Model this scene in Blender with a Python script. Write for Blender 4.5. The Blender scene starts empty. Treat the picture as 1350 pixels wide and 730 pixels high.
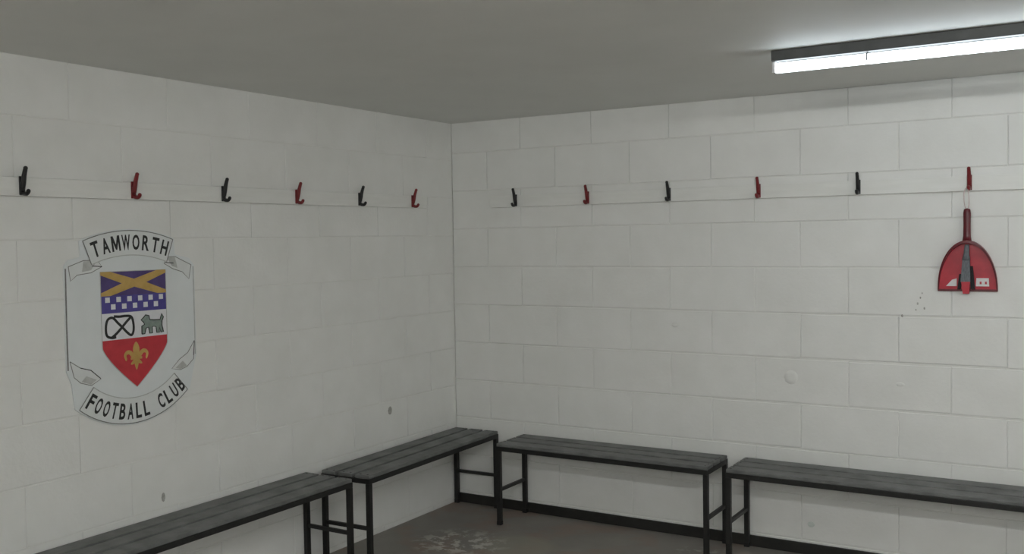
import bpy, bmesh, math, random
from mathutils import Vector, Matrix
from mathutils.geometry import tessellate_polygon
random.seed(7)
scene = bpy.context.scene
C = scene.collection
PI = math.pi

# ------------------------------------------------------------------ camera
cam_d = bpy.data.cameras.new('camera')
cam = bpy.data.objects.new('camera', cam_d); C.objects.link(cam)
cam_d.sensor_width = 36.0
cam_d.lens = 1295.48 / 1350 * 36
cam_d.clip_start = 0.05
yaw, pitch, roll = -0.5491, -0.0389, -0.0158
fwd = Vector((math.sin(yaw)*math.cos(pitch), math.cos(yaw)*math.cos(pitch), math.sin(pitch)))
r0 = Vector((math.cos(yaw), -math.sin(yaw), 0)); u0 = r0.cross(fwd)
cr, sr = math.cos(roll), math.sin(roll)
rt = cr*r0 + sr*u0; up = -sr*r0 + cr*u0
M = Matrix((rt, up, -fwd)).transposed().to_4x4()
M.translation = Vector((3.4942, -5.0172, 1.6345))
cam.matrix_world = M
scene.camera = cam

# ------------------------------------------------------------------ world, exposure
w = bpy.data.worlds.new('world'); scene.world = w; w.use_nodes = True
w.node_tree.nodes['Background'].inputs[0].default_value = (0.6, 0.62, 0.65, 1)
w.node_tree.nodes['Background'].inputs[1].default_value = 0.02     # closed room, hardly matters
vs = scene.view_settings
vs.view_transform = 'Standard'; vs.look = 'None'; vs.gamma = 1; vs.use_curve_mapping = False
vs.exposure = 2.33
TUBE_NEAR = 1.75      # tube by the dustpan wall
TUBE_FAR = 18.0      # tubes further back in the room

# ------------------------------------------------------------------ room size (metres)
H = 2.35             # ceiling
RX, RY = 8.0, -8.0   # far ends of the room
SEAT = 0.47

# ------------------------------------------------------------------ materials
def srgb(r, g, b):
    f = lambda c: ((c/255+0.055)/1.055)**2.4 if c > 10 else c/255/12.92
    return (f(r), f(g), f(b), 1)
def new_mat(name, col, rough=0.5, metal=0.0, spec=0.5):
    m = bpy.data.materials.new(name); m.use_nodes = True
    b = m.node_tree.nodes['Principled BSDF']
    b.inputs['Base Color'].default_value = (*col[:3], 1)
    b.inputs['Roughness'].default_value = rough
    b.inputs['Metallic'].default_value = metal
    b.inputs['Specular IOR Level'].default_value = spec
    return m, m.node_tree, b
def coords(nt, scale=(1, 1, 1), kind='Object'):
    tc = nt.nodes.new('ShaderNodeTexCoord'); mp = nt.nodes.new('ShaderNodeMapping')
    mp.inputs['Scale'].default_value = scale
    nt.links.new(tc.outputs[kind], mp.inputs['Vector'])
    return mp.outputs['Vector']
def world_pos(nt, scale=(1, 1, 1)):
    g = nt.nodes.new('ShaderNodeNewGeometry'); mp = nt.nodes.new('ShaderNodeMapping')
    mp.inputs['Scale'].default_value = scale
    nt.links.new(g.outputs['Position'], mp.inputs['Vector'])
    return mp.outputs['Vector']
def noise(nt, vec, scale, detail=4, rough=0.55):
    n = nt.nodes.new('ShaderNodeTexNoise')
    n.inputs['Scale'].default_value = scale; n.inputs['Detail'].default_value = detail
    n.inputs['Roughness'].default_value = rough
    nt.links.new(vec, n.inputs['Vector'])
    return n.outputs['Fac']
def ramp(nt, fac, stops):
    r = nt.nodes.new('ShaderNodeValToRGB'); el = r.color_ramp.elements
    while len(el) < len(stops): el.new(0.5)
    for e, (p, c) in zip(el, stops):
        e.position = p; e.color = (*c[:3], 1) if len(c) > 1 else (c[0], c[0], c[0], 1)
    nt.links.new(fac, r.inputs['Fac'])
    return r.outputs['Color']
def bump(nt, b, fac, strength, dist=0.002):
    n = nt.nodes.new('ShaderNodeBump'); n.inputs['Strength'].default_value = strength
    n.inputs['Distance'].default_value = dist
    nt.links.new(fac, n.inputs['Height']); nt.links.new(n.outputs['Normal'], b.inputs['Normal'])
def mixc(nt, fac, a, bcol):
    m = nt.nodes.new('ShaderNodeMix'); m.data_type = 'RGBA'
    nt.links.new(fac, m.inputs[0])
    for i, v in ((6, a), (7, bcol)):
        if isinstance(v, tuple): m.inputs[i].default_value = (*v[:3], 1)
        else: nt.links.new(v, m.inputs[i])
    return m.outputs[2]

def mottled(name, c1, c2, scale, rough=0.5, bs=0.15, bscale=None, spec=0.5, metal=0, dist=0.002, stretch=(1, 1, 1)):
    m, nt, b = new_mat(name, c1, rough, metal, spec)
    v = world_pos(nt, stretch)
    nt.links.new(ramp(nt, noise(nt, v, scale), [(0.3, c1), (0.7, c2)]), b.inputs['Base Color'])
    if bs: bump(nt, b, noise(nt, v, bscale or scale*4, 6), bs, dist)
    return m

m_wall = mottled('painted_block', (0.80, 0.80, 0.77), (0.85, 0.85, 0.825), 5, 0.5, 0.35, 55, 0.35, dist=0.003)
m_mortar = mottled('painted_mortar', (0.78, 0.78, 0.745), (0.83, 0.83, 0.80), 9, 0.6, 0.4, 70, 0.3, dist=0.003)
m_ceil = mottled('painted_ceiling', (0.74, 0.745, 0.715), (0.78, 0.785, 0.755), 2.5, 0.6, 0.12, 40, 0.3)
m_board = mottled('painted_board', (0.80, 0.80, 0.765), (0.85, 0.85, 0.82), 6, 0.45, 0.08, 30, 0.4, stretch=(1, 1, 6))
m_skirt = mottled('black_skirting_paint', (0.010, 0.010, 0.009), (0.022, 0.021, 0.018), 7, 0.55, 0.3, 40)
m_filler = mottled('filler', (0.78, 0.78, 0.75), (0.82, 0.82, 0.79), 40, 0.6, 0.2, 120)
m_scuff = mottled('scuff', (0.34, 0.33, 0.30), (0.52, 0.51, 0.48), 60, 0.7, 0)
m_stain = mottled('green_stain', (0.58, 0.64, 0.59), (0.72, 0.75, 0.71), 60, 0.6, 0)
m_frame = mottled('black_steel_paint', (0.008, 0.008, 0.008), (0.016, 0.016, 0.015), 30, 0.42, 0.1, 90)
m_slat = mottled('grey_painted_slat', (0.10, 0.102, 0.10), (0.20, 0.203, 0.198), 9, 0.48, 0.2, 40, 0.4, stretch=(1, 1, 1))
m_foot = mottled('rubber', (0.008, 0.008, 0.008), (0.014, 0.014, 0.014), 20, 0.8, 0)
m_hblack = mottled('black_enamel', (0.007, 0.007, 0.008), (0.013, 0.013, 0.014), 50, 0.35, 0)
m_hred = mottled('red_enamel', (0.15, 0.008, 0.011), (0.22, 0.012, 0.016), 50, 0.35, 0)
m_screw = mottled('steel_screw', (0.30, 0.30, 0.30), (0.42, 0.42, 0.42), 80, 0.35, 0, metal=1)
m_batten = mottled('grey_batten', (0.050, 0.052, 0.050), (0.075, 0.077, 0.075), 12, 0.5, 0)
m_capend = mottled('dark_lamp_holder', (0.02, 0.02, 0.02), (0.035, 0.035, 0.035), 30, 0.5, 0)
m_pan = mottled('red_plastic', (0.40, 0.012, 0.030), (0.54, 0.022, 0.042), 18, 0.32, 0.05, 60)
m_panrim = mottled('dark_red_plastic', (0.10, 0.008, 0.014), (0.16, 0.012, 0.020), 18, 0.35, 0)
m_sticker = mottled('white_sticker', (0.72, 0.70, 0.70), (0.80, 0.78, 0.78), 60, 0.5, 0)
m_brush = mottled('grey_bristle', (0.11, 0.12, 0.135), (0.22, 0.23, 0.25), 70, 0.75, 0.6, 150, stretch=(6, 6, 1))
m_brushdark = mottled('dark_bristle', (0.012, 0.012, 0.014), (0.03, 0.03, 0.034), 70, 0.8, 0.6, 150, stretch=(6, 6, 1))
m_cord = mottled('pale_cord', (0.62, 0.50, 0.50), (0.70, 0.58, 0.57), 80, 0.7, 0)
m_plaque = mottled('pale_plaque', (0.74, 0.77, 0.77), (0.79, 0.82, 0.82), 8, 0.42, 0.03, 60)
m_ribbon = mottled('ribbon_print', (0.72, 0.74, 0.73), (0.78, 0.80, 0.79), 14, 0.45, 0)
m_ribdark = mottled('ribbon_fold_print', (0.44, 0.45, 0.43), (0.56, 0.57, 0.55), 40, 0.5, 0)
m_line = mottled('outline_print', (0.16, 0.16, 0.15), (0.26, 0.26, 0.25), 60, 0.5, 0)
m_ink = mottled('black_print', (0.012, 0.012, 0.012), (0.02, 0.02, 0.02), 40, 0.45, 0)
m_purple = mottled('purple_print', (0.070, 0.045, 0.170), (0.10, 0.065, 0.225), 25, 0.45, 0)
m_gold = mottled('gold_print', (0.52, 0.33, 0.085), (0.62, 0.41, 0.13), 25, 0.45, 0)
m_blue = mottled('blue_print', (0.065, 0.055, 0.27), (0.095, 0.075, 0.33), 25, 0.45, 0)
m_cred = mottled('red_print', (0.50, 0.028, 0.042), (0.60, 0.04, 0.055), 25, 0.45, 0)
m_beast = mottled('grey_green_print', (0.20, 0.26, 0.23), (0.30, 0.36, 0.32), 60, 0.5, 0)
m_white = mottled('white_print', (0.76, 0.76, 0.78), (0.81, 0.81, 0.83), 30, 0.45, 0)

def tube_mat(name, col, strength):
    m = bpy.data.materials.new(name); m.use_nodes = True; nt = m.node_tree
    nt.nodes.clear()
    e = nt.nodes.new('ShaderNodeEmission'); o = nt.nodes.new('ShaderNodeOutputMaterial')
    e.inputs[0].default_value = (*col, 1); e.inputs[1].default_value = strength
    nt.links.new(e.outputs[0], o.inputs[0])
    return m
m_tube_near = tube_mat('lit_cool_tube', (0.88, 0.98, 1.06), TUBE_NEAR)
m_tube_far = tube_mat('lit_warm_tube', (0.96, 0.985, 0.975), TUBE_FAR)

# floor: worn brown-grey concrete with old flaking pale marks and rusty patches
m_floor, nt, b = new_mat('worn_concrete', (0.1, 0.09, 0.08), 0.62)
v = world_pos(nt)
base = ramp(nt, noise(nt, v, 2.2, 6), [(0.3, (0.235, 0.222, 0.203)), (0.7, (0.315, 0.292, 0.265))])
def blob(nt, v, cx, cy, rx, ry, soft=0.35):
    mp = nt.nodes.new('ShaderNodeMapping'); mp.vector_type = 'POINT'
    mp.inputs['Scale'].default_value = (1/rx, 1/ry, 0)
    mp.inputs['Location'].default_value = (-cx/rx, -cy/ry, 0)
    nt.links.new(v, mp.inputs['Vector'])
    ln = nt.nodes.new('ShaderNodeVectorMath'); ln.operation = 'LENGTH'
    nt.links.new(mp.outputs['Vector'], ln.inputs[0])
    mr = nt.nodes.new('ShaderNodeMapRange'); mr.inputs[1].default_value = 1; mr.inputs[2].default_value = 1-soft
    nt.links.new(ln.outputs['Value'], mr.inputs[0])
    return mr.outputs[0]
def mul(nt, a, c):
    m = nt.nodes.new('ShaderNodeMath'); m.operation = 'MULTIPLY'
    for i, x in ((0, a), (1, c)):
        if isinstance(x, (int, float)): m.inputs[i].default_value = x
        else: nt.links.new(x, m.inputs[i])
    return m.outputs[0]
rust = ramp(nt, noise(nt, v, 3.1, 5), [(0.50, (0.0,)), (0.62, (1.0,))])
base = mixc(nt, mul(nt, rust, 0.45), base, (0.33, 0.22, 0.165))
tan = mul(nt, blob(nt, v, 0.80, -0.60, 0.24, 0.20, 0.3), 0.55)
base = mixc(nt, tan, base, (0.36, 0.345, 0.285))
flake = ramp(nt, noise(nt, v, 15, 4, 0.65), [(0.50, (0.0,)), (0.56, (1.0,))])
marks = mul(nt, blob(nt, v, 0.50, -0.70, 0.30, 0.26, 0.5), flake)
base = mixc(nt, mul(nt, marks, 0.85), base, (0.62, 0.60, 0.56))
marks2 = mul(nt, blob(nt, v, 1.72, -0.25, 0.2, 0.12, 0.6), flake)
base = mixc(nt, mul(nt, marks2, 0.55), base, (0.58, 0.56, 0.52))
nt.links.new(base, b.inputs['Base Color'])
bump(nt, b, noise(nt, v, 60, 6), 0.35, 0.003)

# ------------------------------------------------------------------ helpers
def link(o, parent=None):
    C.objects.link(o)
    if parent is not None: o.parent = parent
    return o
def obj(name, bm, mat, parent=None, smooth=False, loc=None):
    me = bpy.data.meshes.new(name)
    bmesh.ops.recalc_face_normals(bm, faces=bm.faces[:])
    bm.to_mesh(me); bm.free()
    me.materials.append(mat)
    if smooth:
        for p in me.polygons: p.use_smooth = True
    o = bpy.data.objects.new(name, me); link(o, parent)
    if loc: o.location = loc
    return o
def tag(o, label, cat, group=None):
    o['label'] = label; o['category'] = cat
    if group: o['group'] = group
    return o
def thing(name, label, cat, loc=(0, 0, 0), rotz=0, group=None):
    o = bpy.data.objects.new(name, None); link(o)
    o.empty_display_size = 0.05
    o.location = loc; o.rotation_euler = (0, 0, rotz)
    return tag(o, label, cat, group)
def box(bm, x0, x1, y0, y1, z0, z1, bev=0.0, seg=2):
    t = bmesh.new()
    vs_ = [t.verts.new((x, y, z)) for x in (x0, x1) for y in (y0, y1) for z in (z0, z1)]
    for f in ((0, 1, 3, 2), (4, 6, 7, 5), (0, 4, 5, 1), (2, 3, 7, 6), (0, 2, 6, 4), (1, 5, 7, 3)):
        t.faces.new([vs_[i] for i in f])
    bmesh.ops.recalc_face_normals(t, faces=t.faces[:])
    if bev: bmesh.ops.bevel(t, geom=t.edges[:], offset=bev, segments=seg, affect='EDGES', profile=0.6)
    merge(bm, t)
def merge(bm, t):
    me = bpy.data.meshes.new('tmp'); t.to_mesh(me); t.free(); bm.from_mesh(me); bpy.data.meshes.remove(me)
def BX(*a, **k):
    bm = bmesh.new(); box(bm, *a, **k); return bm
def sweep(bm, pts, radii, n=10, flat=(1, 1), closed=False):
    """round (or flattened) bar along points; radii one per point"""
    pts = [Vector(p) for p in pts]; N = len(pts)
    if isinstance(radii, (int, float)): radii = [radii]*N
    rings = []; ref = None
    for i, p in enumerate(pts):
        if closed: d = (pts[(i+1) % N]-pts[i-1]).normalized()
        else: d = (pts[min(i+1, N-1)]-pts[max(i-1, 0)]).normalized()
        if ref is None:
            ref = Vector((1, 0, 0)) if abs(d.x) < 0.8 else Vector((0, 1, 0))
        a = (ref - d*ref.dot(d)).normalized(); c = d.cross(a); ref = a
        rings.append([bm.verts.new(p + radii[i]*(flat[0]*math.cos(2*PI*k/n)*a + flat[1]*math.sin(2*PI*k/n)*c)) for k in range(n)])
    for i in range(N if closed else N-1):
        A, B = rings[i], rings[(i+1) % N]
        for k in range(n):
            bm.faces.new((A[k], A[(k+1) % n], B[(k+1) % n], B[k]))
    if not closed:
        bm.faces.new(rings[0][::-1]); bm.faces.new(rings[-1])
    return bm
def smooth_path(ctrl, sub=6, closed=False):
    P = [Vector(c) for c in ctrl]; N = len(P); out = []
    for i in range(N if closed else N-1):
        g = (lambda k: P[k % N]) if closed else (lambda k: P[max(0, min(N-1, k))])
        p0, p1, p2, p3 = g(i-1), g(i), g(i+1), g(i+2)
        for s in range(sub):
            t = s/sub
            out.append(0.5*((2*p1)+(-p0+p2)*t+(2*p0-5*p1+4*p2-p3)*t*t+(-p0+3*p1-3*p2+p3)*t**3))
    if not closed: out.append(P[-1])
    return out
def cyl(bm, c, axis, r, h, n=14, r2=None):
    c = Vector(c); axis = Vector(axis).normalized()
    return sweep(bm, [c, c+axis*h], [r, r if r2 is None else r2], n)
def struct(name, bm, mat):
    o = obj(name, bm, mat); o['kind'] = 'structure'; return o

# ------------------------------------------------------------------ the room
REC_B, REC_L = 0.0050, 0.0022        # how far joints lie behind the block faces
struct('floor', BX(-0.25, RX+0.25, RY-0.25, 0.25, -0.1, 0.0), m_floor)
struct('ceiling', BX(-0.25, RX+0.25, RY-0.25, 0.25, H, H+0.1), m_ceil)
wall_back = struct('wall_back', BX(0, RX, REC_B, 0.2, 0, H), m_mortar)
wall_left = struct('wall_left', BX(-0.2, -REC_L, RY, 0.2, 0, H), m_mortar)
struct('wall_front', BX(0, RX, RY-0.2, RY, 0, H), m_wall)
struct('wall_right', BX(RX, RX+0.2, RY, 0.2, 0, H), m_wall)

PITCH_X, PITCH_Z = 0.4710, 0.2325
Z_JOINTS = [0.07 + PITCH_Z*k for k in range(11)]     # bed joints
def block_mesh(L, Hh, d, bev):
    """proud face of one block, rounded where the paint runs into the joint; origin at its centre"""
    bm = bmesh.new()
    loops = []
    for ins, y in ((0.0, d), (bev*0.25, 0.45*d), (bev, 0.0)):
        # lower arris bevelled wider, shaped to face down and shade the bed joints dark
        loops.append([bm.verts.new((sx*(L/2-0.45*ins), y, sz*(Hh/2)-sz*ins*(1.0 if sz < 0 else 0.15))) for sx, sz in ((-1, -1), (1, -1), (1, 1), (-1, 1))])
    for a, c in zip(loops, loops[1:]):
        for k in range(4): bm.faces.new((a[k], a[(k+1) % 4], c[(k+1) % 4], c[k]))
    bm.faces.new(loops[-1])
    bmesh.ops.recalc_face_normals(bm, faces=bm.faces[:])
    for f in bm.faces:
        if f.normal.y > 0.9: bmesh.ops.reverse_faces(bm, faces=[f])
    me = bpy.data.meshes.new('block'); bm.to_mesh(me); bm.free()
    me.materials.append(m_wall)
    return me
cache = {}
def lay_blocks(parent, wall, run, first, rec, jx, jz, dz=0.0):
    """running-bond block work; the wall's own axis runs from the room corner outwards"""
    zs = [0.0] + [z+dz for z in Z_JOINTS if 0.02 < z+dz < H-0.02] + [H]
    for r in range(len(zs)-1):
        z0, z1 = zs[r], zs[r+1]
        off = first if (r % 2 == 0) else first + PITCH_X/2
        off %= PITCH_X
        cuts = [0.0]; s = off if off > 0.06 else off+PITCH_X
        while s < run: cuts.append(s); s += PITCH_X
        cuts.append(run)
        for a, c in zip(cuts, cuts[1:]):
            gx = jx*random.choice((0.3, 0.5, 0.8)); gz = jz*random.choice((0.35, 0.6, 0.8, 1.1))
            open_ = 0.004 if (wall == 'back' and a > 1.6 and r in (3, 4, 5) and random.random() < 0.6) else 0.0   # washed-out bed joints
            L = round(c-a-gx, 3); Hh = round(z1-z0-gz-open_, 3)
            if L < 0.02 or Hh < 0.02: continue
            key = (L, Hh, rec)
            if key not in cache: cache[key] = block_mesh(L, Hh, rec, min(0.005, rec*1.5))
            o = bpy.data.objects.new('block', cache[key]); link(o, parent)
            proud = random.uniform(0, 0.0012)
            m_, zc = (a+c)/2, (z0+z1)/2
            if wall == 'back':
                o.location = (m_, -proud, zc); o.scale = (1, (rec+proud)/rec, 1)
            else:
                o.location = (proud, -m_, zc); o.rotation_euler = (0, 0, PI/2); o.scale = (1, (rec+proud)/rec, 1)
# courses: row 0 is the cut one at the floor, joints line up with those read off the photograph
lay_blocks(wall_back, 'back', RX, 0.4935, REC_B, 0.0035, 0.0065)
lay_blocks(wall_left, 'left', -RY, 0.2595, REC_L, 0.005, 0.006, -0.040)

# dark skirting on the back wall only
bm = BX(0.0, RX, -0.014, -0.0014, 0.0, 0.058, bev=0.003)
o = obj('baseboard_back', bm, m_skirt); o['kind'] = 'structure'

# small repairs and marks on the block faces
def disc(name, c, r, mat, parent, wall, depth=0.0022, sq=1.0):
    bm = bmesh.new(); n = 18; rings = []
    for k, (rr, d) in enumerate(((1, 0), (0.85, depth*0.8), (0.4, depth))):
        rings.append([bm.verts.new((rr*r*math.cos(2*PI*i/n)*(1+0.08*math.sin(3*i)), -d, rr*r*sq*math.sin(2*PI*i/n))) for i in range(n)])
    for a, b2 in zip(rings, rings[1:]):
        for i in range(n): bm.faces.new((a[i], a[(i+1) % n], b2[(i+1) % n], b2[i]))
    bm.faces.new(rings[-1])
    o = obj(name, bm, mat, parent, smooth=True)
    if wall == 'back': o.location = (c[0], -0.0013, c[1])
    else: o.location = (0.0013, c[0], c[1]); o.rotation_euler = (0, 0, PI/2)
    return o
disc('filler_patch', (2.092, 0.903), 0.036, m_wall, wall_back, 'back', 0.005)
disc('filler_patch', (1.462, 1.152), 0.022, m_filler, wall_back, 'back', 0.006, 0.6)
disc('filler_patch', (2.62, 0.90), 0.02, m_wall, wall_back, 'back', 0.003, 0.5)
disc('scuff_mark', (-0.657, 0.672), 0.018, m_scuff, wall_left, 'left', 0.001, 1.3)
disc('scuff_mark', (-2.223, 0.543), 0.010, m_scuff, wall_left, 'left', 0.001, 2.0)
for dx, dz, r_ in ((0, 0.0, 0.006), (0.012, 0.028, 0.005), (0.03, -0.022, 0.006), (-0.008, -0.03, 0.004), (-0.07, -0.06, 0.007), (0.02, 0.05, 0.004)):
    disc('scuff_mark', (2.699+dx, 1.294+dz), 0.7*r_, m_scuff, wall_back, 'back', 0.001, 1.5)
disc('stain', (2.19, 0.155), 0.018, m_stain, wall_back, 'back', 0.0008, 0.8)

# ------------------------------------------------------------------ hook rails
ZB, ZT = 1.822, 1.892
tag(obj('hook_rail', BX(0.287, 4.9, -0.020, -0.0014, ZB, ZT, bev=0.002), m_board),
    'white painted board carrying hooks on the wall with the dustpan', 'hook rail')
tag(obj('hook_rail', BX(0.0014, 0.020, -4.6, -0.29, ZB, ZT, bev=0.002), m_board),
    'white painted board carrying hooks on the wall with the crest', 'hook rail')

# ------------------------------------------------------------------ coat hooks: local +y points into the room
def make_hook(mat):
    root = bpy.data.objects.new('coat_hook', None); link(root); root.empty_display_size = 0.02
    obj('back_plate', BX(-0.011, 0.011, 0.0, 0.006, -0.036, 0.034, bev=0.002), mat, root)
    bm = bmesh.new()
    p = smooth_path([(0, 0.004, -0.012), (0, 0.012, 0.010), (0, 0.018, 0.034), (0, 0.026, 0.056), (0, 0.029, 0.064)], 4)
    sweep(bm, p, [0.0105-0.0035*i/len(p) for i in range(len(p))], 10)
    up_ = obj('upper_prong', bm, mat, root, True)
    t = bmesh.new(); bmesh.ops.create_uvsphere(t, u_segments=12, v_segments=8, radius=0.0082)
    bmesh.ops.translate(t, verts=t.verts[:], vec=(0, 0.029, 0.063))
    obj('ball_tip', t, mat, up_, True)
    bm = bmesh.new()
    p = smooth_path([(0, 0.004, -0.026), (0, 0.016, -0.031), (0, 0.030, -0.032), (0, 0.039, -0.027), (0, 0.042, -0.022)], 4)
    sweep(bm, p, [0.0088-0.0016*i/len(p) for i in range(len(p))], 10)
    lo = obj('lower_prong', bm, mat, root, True)
    t = bmesh.new(); bmesh.ops.create_uvsphere(t, u_segments=12, v_segments=8, radius=0.0078)
    bmesh.ops.translate(t, verts=t.verts[:], vec=(0, 0.042, -0.022))
    obj('ball_tip', t, mat, lo, True)
    for z in (-0.026, 0.030):
        bm = bmesh.new(); cyl(bm, (0, 0.0048, z), (0, 1, 0), 0.0032, 0.0012, 10)
        obj('screw', bm, m_screw, root)
    return root
def dup(root):
    r = root.copy(); link(r)
    for ch in list(root.children):
        c = ch.copy(); link(c, r)
        for g in ch.children: link(g.copy(), c)
    return r
protos = {'black': make_hook(m_hblack), 'red': make_hook(m_hred)}
used = set()
ORD = ['first', 'second', 'third']
ZH = 1.862
for wall in ('left', 'back'):
    if wall == 'left':
        spots = [(-0.434, 'red'), (-0.905, 'black'), (-1.384, 'red'), (-1.859, 'black'), (-2.344, 'red'), (-2.833, 'black')]
        where, rz = 'on the rail above the crest', -PI/2
    else:
        spots = [(0.470, 'black'), (0.948, 'red'), (1.441, 'black'), (1.935, 'red'), (2.430, 'black'), (2.926, 'red')]
        where, rz = 'on the rail of the dustpan wall', PI
    cnt = {'red': 0, 'black': 0}
    for s, col in spots:
        h = protos[col] if col not in used else dup(protos[col]); used.add(col)
        h.location = (0.020, s, ZH) if wall == 'left' else (s, -0.020, ZH)
        h.rotation_euler = (0, 0, rz)
        lab = '%s %s double coat hook from the room corner, %s' % (ORD[cnt[col]], col, where)
        if wall == 'back' and s > 2.9: lab = 'red double coat hook directly above the dustpan'
        tag(h, lab, 'coat hook', 'coat hooks along the wall rails')
        cnt[col] += 1

# ------------------------------------------------------------------ benches: local x along, +y away from the wall (rear edge at y=0)
def make_bench(label, L, loc, rotz, D=0.31, h=SEAT):
    root = thing('bench', label, 'bench', loc, rotz, 'slatted changing room benches')
    t = 0.025
    zr = h-0.018                       # top of the steel frame
    for x in (t/2, L-t/2):
        for y in (t/2, D-t/2):
            leg = obj('leg', BX(x-t/2, x+t/2, y-t/2, y+t/2, 0.008, zr-t, bev=0.002), m_frame, root)
            obj('foot_cap', BX(x-t/2-0.001, x+t/2+0.001, y-t/2-0.001, y+t/2+0.001, 0.0, 0.022, bev=0.002), m_foot, leg)
        obj('stretcher', BX(x-0.009, x+0.009, t, D-t, 0.192, 0.210, bev=0.0015), m_frame, root)
        obj('end_rail', BX(x-t/2, x+t/2, t, D-t, zr-t, zr, bev=0.002), m_frame, root)
    obj('front_rail', BX(0, L, D-t, D, zr-t, zr, bev=0.002), m_frame, root)
    obj('rear_rail', BX(0, L, 0, t, zr-t, zr, bev=0.002), m_frame, root)
    n = 3; gap = 0.019; sw = (D-0.006-gap*(n-1))/n
    for k in range(n):
        y0 = 0.003 + k*(sw+gap)
        s = obj('slat', BX(0.002, L-0.002, y0, y0+sw, zr, h, bev=0.004), m_slat, root)
        for x in (0.02, L-0.02):
            for q in (0.25, 0.75):
                bm = bmesh.new(); cyl(bm, (x, y0+sw*q, h-0.0005), (0, 0, 1), 0.005, 0.0018, 10)
                obj('screw_head', bm, m_frame, s)
    return root
# against the back wall: local +y -> world -y  (rotate by pi: local x -> -x)
make_bench('dark slatted bench below the dustpan, along the skirted wall', 1.80, (1.852+1.80, -0.016, 0), PI)
make_bench('short dark slatted bench standing between the corner bench and the bench below the dustpan', 1.262, (0.497+1.262, -0.016, 0), PI)
# against the left wall: local x -> world -y would mirror; rotate -90: local x -> -y, local y -> +x
ang = math.radians(1.7)
make_bench('dark slatted bench pushed into the room corner along the crest wall', 1.262, (0.008, -0.022, 0), -PI/2+ang)
make_bench('long dark slatted bench against the wall directly below the crest', 1.80, (0.006, -1.352, 0), -PI/2)

# ------------------------------------------------------------------ fluorescent battens
def make_fitting(label, x0, L, y, mat):
    root = thing('strip_light', label, 'strip light', (x0, y, H), 0, 'fluorescent strip lights on the ceiling')
    obj('housing', BX(0, L, -0.028, 0.028, -0.042, 0.0, bev=0.004), m_batten, root)
    for x in (0.002, L-0.014):
        obj('lamp_holder', BX(x, x+0.012, -0.019, 0.019, -0.085, -0.042, bev=0.003), m_white, root)
    bm = bmesh.new(); cyl(bm, (0.014, 0, -0.066), (1, 0, 0), 0.0195, L-0.028, 20)
    obj('tube', bm, mat, root, True)
    for q in (0.22, 0.78):
        bm = bmesh.new(); x = L*q
        sweep(bm, [(x, 0.0215*math.cos(a), -0.066+0.0215*math.sin(a)) for a in [PI*(-0.12)+PI*1.24*i/12 for i in range(13)]], 0.0030, 6)
        obj('tube_clip', bm, m_capend, root)
    return root
make_fitting('lit fluorescent strip light on the ceiling near the dustpan wall', 2.352, 1.62, -1.165, m_tube_near)
make_fitting('lit fluorescent strip light overhead, second out from the dustpan wall', 2.352, 1.62, -3.95, m_tube_far)
make_fitting('lit fluorescent strip light overhead, third out from the dustpan wall', 2.352, 1.62, -6.73, m_tube_far)
make_fitting('lit fluorescent strip light overhead, far from the crest wall and near the dustpan wall', 5.55, 1.62, -2.2, m_tube_far)
make_fitting('lit fluorescent strip light overhead, far from both the crest wall and the dustpan wall', 5.55, 1.62, -5.6, m_tube_far)

# ------------------------------------------------------------------ dustpan (local: x along wall, -y into the room, z up), origin at lip
pan = thing('dustpan', 'red plastic dustpan hanging handle up below a red hook', 'dustpan', (2.917, -0.0035, 1.362))
HW, HT = 0.128, 0.232
def dome(t, s=1.0):                       # outline, t from 0 (lower right lip) to 1 (lower left lip)
    a = PI*t
    cx, sz = math.cos(a), math.sin(a)
    return Vector((s*HW*math.copysign(abs(cx)**1.02, cx), 0, HT*s*(sz**0.97)))
NT = 28
bm = bmesh.new()                          # bottom sheet of the pan
front = [bm.verts.new(dome(i/NT)+Vector((0, -0.006, 0))) for i in range(NT+1)]
back = [bm.verts.new(dome(i/NT)+Vector((0, -0.001, 0))) for i in range(NT+1)]
bm.faces.new(front); bm.faces.new(back[::-1])
for i in range(NT+1):
    j = (i+1) % (NT+1); bm.faces.new((front[i], front[j], back[j], back[i]))
obj('tray', bm, m_pan, pan)
bm = bmesh.new()                          # upright rim, deep at the handle, shallow at the lip
rows = []
for i in range(NT+1):
    t = i/NT; o1, o2 = dome(t), dome(t, 0.955)
    o2.z = max(0.0, o2.z-0.002)
    d = 0.010+0.040*(o1.z/HT)
    rows.append([bm.verts.new(o1+Vector((0, -0.006, 0))), bm.verts.new(o1+Vector((0, -d, 0))), bm.verts.new(o2+Vector((0, -d, 0))), bm.verts.new(o2+Vector((0, -0.006, 0)))])
for a, c in zip(rows, rows[1:]):
    for k in range(4): bm.faces.new((a[k], a[(k+1) % 4], c[(k+1) % 4], c[k]))
bm.faces.new(rows[0]); bm.faces.new(rows[-1][::-1])
obj('rim', bm, m_panrim, pan)
obj('lip', BX(-HW, HW, -0.010, -0.0005, -0.006, 0.004, bev=0.0015), m_panrim, pan)
bm = bmesh.new()                          # ribbed handle
zs = [HT-0.012, HT+0.02, HT+0.07, HT+0.125, HT+0.142, HT+0.148]
ws = [0.021, 0.0165, 0.0155, 0.0165, 0.014, 0.007]
sweep(bm, [(0, -0.026, z) for z in zs], ws, 14, (1, 0.62))
hd = obj('handle', bm, m_panrim, pan, True)
bm = bmesh.new()
lp = [(0.004, -0.027, HT+0.138), (0.010, -0.04, HT+0.175), (0.009, -0.055, HT+0.222), (0.0, -0.058, HT+0.2405), (-0.009, -0.055, HT+0.222), (-0.010, -0.04, HT+0.175), (-0.004, -0.027, HT+0.138)]
sweep(bm, smooth_path(lp, 5), 0.0020, 6)
obj('hanging_loop', bm, m_cord, pan, True)
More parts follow.
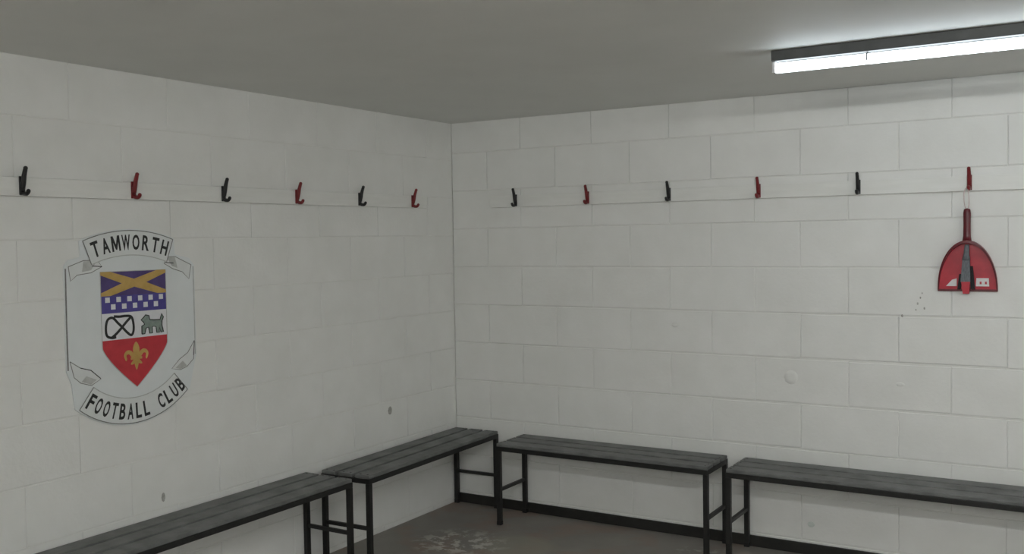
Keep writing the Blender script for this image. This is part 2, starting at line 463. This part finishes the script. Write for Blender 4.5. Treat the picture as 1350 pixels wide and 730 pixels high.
def quad(name, pts, y, th, mat, parent):
    bm = bmesh.new()
    a = [bm.verts.new((x, y, z)) for x, z in pts]; c = [bm.verts.new((x, y+th, z)) for x, z in pts]
    bm.faces.new(a); bm.faces.new(c[::-1]); n = len(a)
    for i in range(n): bm.faces.new((a[i], a[(i+1) % n], c[(i+1) % n], c[i]))
    return obj(name, bm, mat, parent)
quad('sticker', [(-0.092, 0.018), (-0.046, 0.018), (-0.046, 0.054), (-0.066, 0.048)], -0.0072, 0.001, m_sticker, pan)
st = quad('sticker', [(0.036, 0.018), (0.092, 0.018), (0.090, 0.056), (0.038, 0.056)], -0.0072, 0.001, m_sticker, pan)
for x in (0.052, 0.074): quad('printed_mark', [(x, 0.028), (x+0.008, 0.028), (x+0.008, 0.040), (x, 0.040)], -0.0078, 0.0005, m_pan, st)

brush = thing('hand_brush', 'grey bristled hand brush clipped inside the red dustpan', 'brush', (2.917, -0.0035, 1.362))
bm = bmesh.new()
sweep(bm, [(0.001, -0.030, 0.212), (0.0, -0.031, 0.195), (-0.002, -0.030, 0.165), (-0.003, -0.028, 0.14)], [0.009, 0.011, 0.013, 0.018], 12, (1, 0.7))
obj('handle', bm, m_brush, brush, True)
bm = bmesh.new()
def slab(bm, lo, hi, y0, y1, z0, z1):
    p = [bm.verts.new(q) for q in ((lo[0], y0, z0), (lo[1], y0, z0), (hi[1], y0, z1), (hi[0], y0, z1), (lo[0], y1, z0), (lo[1], y1, z0), (hi[1], y1, z1), (hi[0], y1, z1))]
    for f in ((0, 1, 2, 3), (7, 6, 5, 4), (0, 4, 5, 1), (1, 5, 6, 2), (2, 6, 7, 3), (3, 7, 4, 0)): bm.faces.new([p[i] for i in f])
slab(bm, (-0.026, 0.016), (-0.018, 0.012), -0.038, -0.016, 0.040, 0.142)
obj('brush_head', bm, m_brush, brush)
for lo, hi in (((-0.040, -0.027), (-0.032, -0.019)), ((0.017, 0.034), (0.013, 0.024))):
    bm = bmesh.new(); n = 5                 # tufts on either side
    for k in range(n):
        f0, f1 = k/n, (k+0.86)/n
        slab(bm, (lo[0]+(lo[1]-lo[0])*f0, lo[0]+(lo[1]-lo[0])*f1), (hi[0]+(hi[1]-hi[0])*f0, hi[0]+(hi[1]-hi[0])*f1), -0.034+0.002*(k % 2), -0.010, 0.005+0.003*(k % 2), 0.112 if lo[0] > 0 else 0.075)
    obj('bristles', bm, m_brushdark, brush)
bm = bmesh.new(); slab(bm, (-0.016, 0.010), (-0.024, 0.015), -0.036, -0.012, -0.016, 0.040)
obj('end_tab', bm, m_pan, brush)

# ------------------------------------------------------------------ club crest (local: x along wall towards the corner, -y into the room, z up)
crest = thing('crest_plaque', 'pale crest plaque with purple, white and red shield between lettered scrolls', 'plaque', (0.0014, -2.345, 1.29), PI/2)
def plate(name, pts, d0, d1, mat, parent, holes=None):
    """flat cut-out between depths d0 and d1 in front of the wall"""
    bm = bmesh.new(); n = len(pts)
    a = [bm.verts.new((x, -d1, z)) for x, z in pts]; c = [bm.verts.new((x, -d0, z)) for x, z in pts]
    for t in tessellate_polygon([[Vector((x, z, 0)) for x, z in pts]]):
        bm.faces.new([a[i] for i in t]); bm.faces.new([c[i] for i in t[::-1]])
    for i in range(n): bm.faces.new((a[i], a[(i+1) % n], c[(i+1) % n], c[i]))
    return obj(name, bm, mat, parent)
def strip(name, path, wd, d0, d1, mat, parent):
    """a printed line of width wd along a path of (x, z)"""
    P = [Vector((x, z)) for x, z in path]; n = len(P); Lf, Rt = [], []
    for i, p in enumerate(P):
        d = (P[min(i+1, n-1)]-P[max(i-1, 0)]).normalized(); q = Vector((-d.y, d.x))*wd/2
        Lf.append(p+q); Rt.append(p-q)
    bm = bmesh.new(); rows = []
    for l, r_ in zip(Lf, Rt):
        rows.append([bm.verts.new((l.x, -d0, l.y)), bm.verts.new((l.x, -d1, l.y)), bm.verts.new((r_.x, -d1, r_.y)), bm.verts.new((r_.x, -d0, r_.y))])
    for a, c in zip(rows, rows[1:]):
        for k in range(4): bm.faces.new((a[k], a[(k+1) % 4], c[(k+1) % 4], c[k]))
    bm.faces.new(rows[0]); bm.faces.new(rows[-1][::-1])
    return obj(name, bm, mat, parent)
def sp2(ctrl, sub=6, closed=False): return [(p.x, p.y) for p in smooth_path([(x, z, 0) for x, z in ctrl], sub, closed)]
def arc(cx, cz, R, a0, a1, n=24): return [(cx+R*math.sin(a0+(a1-a0)*i/n), cz+R*math.cos(a0+(a1-a0)*i/n)) for i in range(n+1)]

# backing plate: straight sides, scroll-shaped top and bottom
R1, C1 = 0.62, 0.41-0.62
top = arc(-0.012, C1, R1, -0.39, 0.37, 20)
left_top = [(-0.245, 0.300), (-0.300, 0.288), (-0.318, 0.262)]
right_top = [(0.214, 0.300), (0.292, 0.282), (0.318, 0.250)]
R2, C2 = 0.42, -0.405+0.42
bot = [(cx, 2*C2-cz) for cx, cz in arc(-0.012, C2, R2, 0.76, -0.72, 24)]
outline = top + right_top + [(0.318, -0.150), (0.300, -0.205)] + bot + [(-0.300, -0.200), (-0.320, -0.150)] + left_top[::-1]
plate('backing_plate', outline, 0.0, 0.006, m_plaque, crest)
strip('edge_line', sp2([(-0.312, 0.255), (-0.314, 0.05), (-0.314, -0.145)], 4), 0.006, 0.006, 0.0066, m_line, crest)
strip('edge_line', sp2([(0.312, 0.245), (0.312, 0.05), (0.311, -0.145)], 4), 0.005, 0.006, 0.0066, m_ribdark, crest)

def ribbon(name, cx, cz, Ro, Ri, a0, a1, flip):
    f = (lambda p: [(x, 2*cz-z) for x, z in p]) if flip else (lambda p: p)
    o_, i_ = f(arc(cx, cz, Ro, a0, a1)), f(arc(cx, cz, Ri, a0, a1))
    rb = plate(name, o_+i_[::-1], 0.006, 0.0085, m_ribbon, crest)
    strip('border_line', o_, 0.0035, 0.0085, 0.009, m_line, rb)
    strip('border_line', i_, 0.0035, 0.0085, 0.009, m_ribdark, rb)
    for e in (0, -1): strip('border_line', [o_[e], i_[e]], 0.0035, 0.0085, 0.009, m_line, rb)
    return rb
top_rb = ribbon('top_scroll', -0.012, C1, R1-0.006, R1-0.108, -0.37, 0.36, False)
bot_rb = ribbon('bottom_scroll', -0.012, C2, R2-0.006, R2-0.112, -0.68, 0.72, True)
# folded swallow tails of the two scrolls
def tail(pts, fold, lines):
    t = plate('scroll_tail', pts, 0.006, 0.0075, m_ribbon, crest)
    plate('fold_shadow_print', fold, 0.0075, 0.008, m_ribdark, t)
    strip('border_line', pts+[pts[0]], 0.003, 0.0075, 0.0079, m_line, t)
    for ln in lines: strip('crease_line', ln, 0.0035, 0.0079, 0.0084, m_ink, t)
tail([(-0.300, 0.262), (-0.292, 0.205), (-0.262, 0.228), (-0.200, 0.235), (-0.150, 0.258), (-0.170, 0.285), (-0.232, 0.285)],
     [(-0.232, 0.283), (-0.172, 0.283), (-0.200, 0.245), (-0.240, 0.240)], [[(-0.195, 0.262), (-0.150, 0.258)]])
tail([(0.300, 0.252), (0.286, 0.190), (0.252, 0.222), (0.200, 0.238), (0.155, 0.262), (0.170, 0.290), (0.215, 0.290)],
     [(0.213, 0.288), (0.170, 0.288), (0.196, 0.250), (0.226, 0.240)], [[(0.160, 0.266), (0.205, 0.262)]])
tail([(-0.306, -0.110), (-0.290, -0.175), (-0.262, -0.200), (-0.215, -0.216), (-0.170, -0.195), (-0.215, -0.155), (-0.262, -0.140)],
     [(-0.258, -0.196), (-0.216, -0.212), (-0.190, -0.196), (-0.236, -0.176)], [[(-0.262, -0.140), (-0.215, -0.155), (-0.172, -0.193)]])
tail([(0.306, -0.085), (0.300, -0.165), (0.262, -0.196), (0.225, -0.206), (0.180, -0.196), (0.222, -0.160), (0.268, -0.135)],
     [(0.262, -0.192), (0.226, -0.203), (0.200, -0.195), (0.240, -0.168)], [[(0.306, -0.085), (0.300, -0.150)]])

def letters(text, parent, cx, cz, R, a0, a1, hgt, flip, depth):
    """block capitals, one mesh each, set round an arc"""
    n = len(text)
    for i, ch in enumerate(text):
        if ch == ' ': continue
        cu = bpy.data.curves.new('letter', 'FONT'); cu.body = ch; cu.size = 1.0
        cu.align_x = 'CENTER'; cu.extrude = 0.01; cu.offset = 0.024; cu.resolution_u = 3
        tmp = bpy.data.objects.new('letter_tmp', cu); C.objects.link(tmp)
        dg = bpy.context.evaluated_depsgraph_get(); dg.update()
        me = bpy.data.meshes.new_from_object(tmp.evaluated_get(dg))
        if ch == 'M':                       # drawn by hand, heavier than the font's
            mp = [(0, 0), (0, 1), (0.24, 1), (0.5, 0.42), (0.76, 1), (1, 1), (1, 0), (0.80, 0), (0.80, 0.60), (0.57, 0.10), (0.43, 0.10), (0.20, 0.60), (0.20, 0)]
            k_ = len(mp); tri = tessellate_polygon([[Vector((x, y, 0)) for x, y in mp]])
            me = bpy.data.meshes.new('letter')
            me.from_pydata([(x, y, 0.01) for x, y in mp]+[(x, y, -0.01) for x, y in mp], [],
                           [tuple(t) for t in tri]+[tuple(i+k_ for i in t[::-1]) for t in tri]+[(i, (i+1) % k_, (i+1) % k_+k_, i+k_) for i in range(k_)])
        bpy.data.objects.remove(tmp); bpy.data.curves.remove(cu)
        xs = [v_.co.x for v_ in me.vertices]; ys = [v_.co.y for v_ in me.vertices]
        x0, x1, y0, y1 = min(xs), max(xs), min(ys), max(ys)
        a = a0+(a1-a0)*i/(n-1)
        wd = 0.82*abs(a1-a0)/(n-1)*R * (1.02 if ch in 'WM' else 0.86)
        sx, sy = min(wd, wd)/(x1-x0), hgt/(y1-y0)
        px = cx+R*math.sin(a); pz = cz+R*math.cos(a)*(-1 if flip else 1)
        rot_ = a if flip else -a
        cr_, sr_ = math.cos(rot_), math.sin(rot_)
        for v_ in me.vertices:
            lx = (v_.co.x-(x0+x1)/2)*sx; lz = (v_.co.y-(y0+y1)/2)*sy
            v_.co = (px+lx*cr_-lz*sr_, -(depth+(0.0008 if v_.co.z > 0 else 0.0)), pz+lx*sr_+lz*cr_)
        me.name = 'letter'; me.materials.clear(); me.materials.append(m_ink)
        link(bpy.data.objects.new('letter', me), parent)
letters('TAMWORTH', top_rb, -0.008, C1, R1-0.055, -0.305, 0.300, 0.064, False, 0.0085)
letters('FOOTBALL CLUB', bot_rb, -0.008, C2, R2-0.056, -0.615, 0.680, 0.066, True, 0.0085)

# shield
SH = 0.160
def side(z):                                # half width of the shield at height z
    return SH if z > -0.075 else SH*max(0.0, 1-((-0.075-z)/0.175)**1.3)
shield_pts = [(-SH, 0.236), (SH, 0.236)] + [(side(z), z) for z in [-0.06-0.19*i/20 for i in range(21)]] + [(-side(z), z) for z in [-0.06-0.19*i/20 for i in range(19, -1, -1)]]
shield = plate('shield', shield_pts, 0.006, 0.008, m_white, crest)
Z1, Z2, Z3 = 0.137, 0.066, -0.044
D0, D1 = 0.008, 0.0088
plate('purple_field', [(-SH, 0.236), (SH, 0.236), (SH, Z1), (-SH, Z1)], D0, D1, m_purple, shield)
wx = 0.045
plate('gold_saltire', [(-SH, 0.236), (-SH+wx, 0.236), (0, 0.203), (SH-wx, 0.236), (SH, 0.236), (SH, 0.223), (0.060, 0.1865), (SH, 0.150), (SH, Z1), (SH-wx, Z1), (0, 0.170), (-SH+wx, Z1), (-SH, Z1), (-SH, 0.150), (-0.060, 0.1865), (-SH, 0.223)], D1, D1+0.0006, m_gold, shield)
plate('blue_field', [(-SH, Z1), (SH, Z1), (SH, Z2), (-SH, Z2)], D0, D1, m_blue, shield)
q = 0.0215
for row, zc in enumerate((0.121, 0.092)):
    for k in range(6):
        xc = -SH+0.030+0.0525*k+(0.026 if row else 0.0)
        if xc+q/2 > SH: continue
        plate('white_check', [(xc-q/2, zc-q/2), (xc+q/2, zc-q/2), (xc+q/2, zc+q/2), (xc-q/2, zc+q/2)], D1, D1+0.0005, m_white, shield)
red_pts = [(-SH, Z3), (SH, Z3), (SH, -0.06)] + [(side(z), z) for z in [-0.07-0.18*i/20 for i in range(21)]] + [(-side(z), z) for z in [-0.07-0.18*i/20 for i in range(19, -1, -1)]] + [(-SH, -0.06)]
plate('red_field', red_pts, D0, D1, m_cred, shield)
# three-looped heraldic knot, as a band
kc, ks = (-0.075, 0.010), 0.054
kn = [(-0.95, -0.85), (-0.45, -0.55), (0.0, 0.0), (0.45, 0.55), (0.72, 0.90), (1.15, 0.75), (1.25, 0.1), (1.12, -0.6), (0.75, -0.9), (0.35, -0.55), (0.0, 0.0),
      (-0.35, 0.50), (-0.70, 0.85), (-1.15, 0.70), (-1.25, 0.05), (-1.15, -0.5)]
kn = [(-0.35, -0.92), (-0.75, -0.95), (-1.15, -0.72), (-1.22, 0.0), (-1.05, 0.65), (-0.62, 0.80), (-0.2, 0.35), (0.25, -0.15), (0.65, -0.62), (1.0, -0.88), (1.2, -0.55), (1.22, 0.1),
      (1.05, 0.75), (0.55, 0.88), (0.0, 0.86), (-0.5, 0.92)]
strip('knot', sp2([(kc[0]+ks*x, kc[1]+ks*0.86*z) for x, z in kn], 6), 0.0105, D0, D1, m_ink, shield)
strip('knot', sp2([(kc[0]+ks*x, kc[1]+ks*0.86*z) for x, z in [(0.95, 0.70), (0.55, 0.30), (0.1, -0.2), (-0.35, -0.65), (-0.75, -0.95)]], 5), 0.0105, D0, D1+0.0004, m_ink, shield)
# walking beast
bc = (0.083, 0.006)
beast = [(-1.0, -0.85), (-0.72, -0.85), (-0.58, -0.32), (-0.35, -0.25), (-0.25, -0.85), (0.02, -0.85), (0.02, -0.22), (0.38, -0.25), (0.45, -0.85), (0.72, -0.85), (0.70, -0.35), (0.86, -0.85), (1.12, -0.85), (0.98, -0.15), (1.0, 0.25),
         (1.15, 0.60), (0.98, 0.95), (0.85, 0.55), (0.80, 0.38), (0.2, 0.40), (-0.20, 0.46), (-0.28, 0.85), (-0.60, 0.95), (-0.80, 0.72), (-1.05, 0.50), (-0.85, 0.30), (-0.72, 0.05), (-1.0, -0.10)]
bs_ = 0.052
bp = [(bc[0]+bs_*x, bc[1]+bs_*0.85*z) for x, z in beast]
bo = plate('beast', bp, D0, D1, m_beast, shield)
strip('beast_outline', bp+[bp[0]], 0.0045, D1, D1+0.0005, m_ink, shield)
# gold fleur-de-lis on the red field
fx, fz = 0.0, -0.118
def fleur(pts, name='fleur_petal'): plate(name, [(fx+x, fz+z) for x, z in pts], D1, D1+0.0006, m_gold, shield)
fleur(sp2([(0, 0.058), (0.016, 0.030), (0.009, -0.004), (-0.009, -0.004), (-0.016, 0.030)], 4, True))
for s in (1, -1):
    fleur(sp2([(s*0.008, -0.006), (s*0.022, 0.020), (s*0.046, 0.024), (s*0.060, 0.006), (s*0.052, -0.018), (s*0.046, -0.012), (s*0.048, 0.004), (s*0.036, 0.008), (s*0.022, -0.006)], 4, True))
    fleur(sp2([(s*0.004, -0.016), (s*0.016, -0.018), (s*0.028, -0.034), (s*0.018, -0.036), (s*0.008, -0.030)], 4, True))
fleur([(-0.028, -0.016), (0.028, -0.016), (0.028, -0.006), (-0.028, -0.006)], 'fleur_band')
fleur(sp2([(0, -0.012), (0.010, -0.030), (0.0, -0.060), (-0.010, -0.030)], 4, True))
strip('shield_line', shield_pts+[shield_pts[0]], 0.0028, 0.008, 0.0092, m_ribdark, shield)
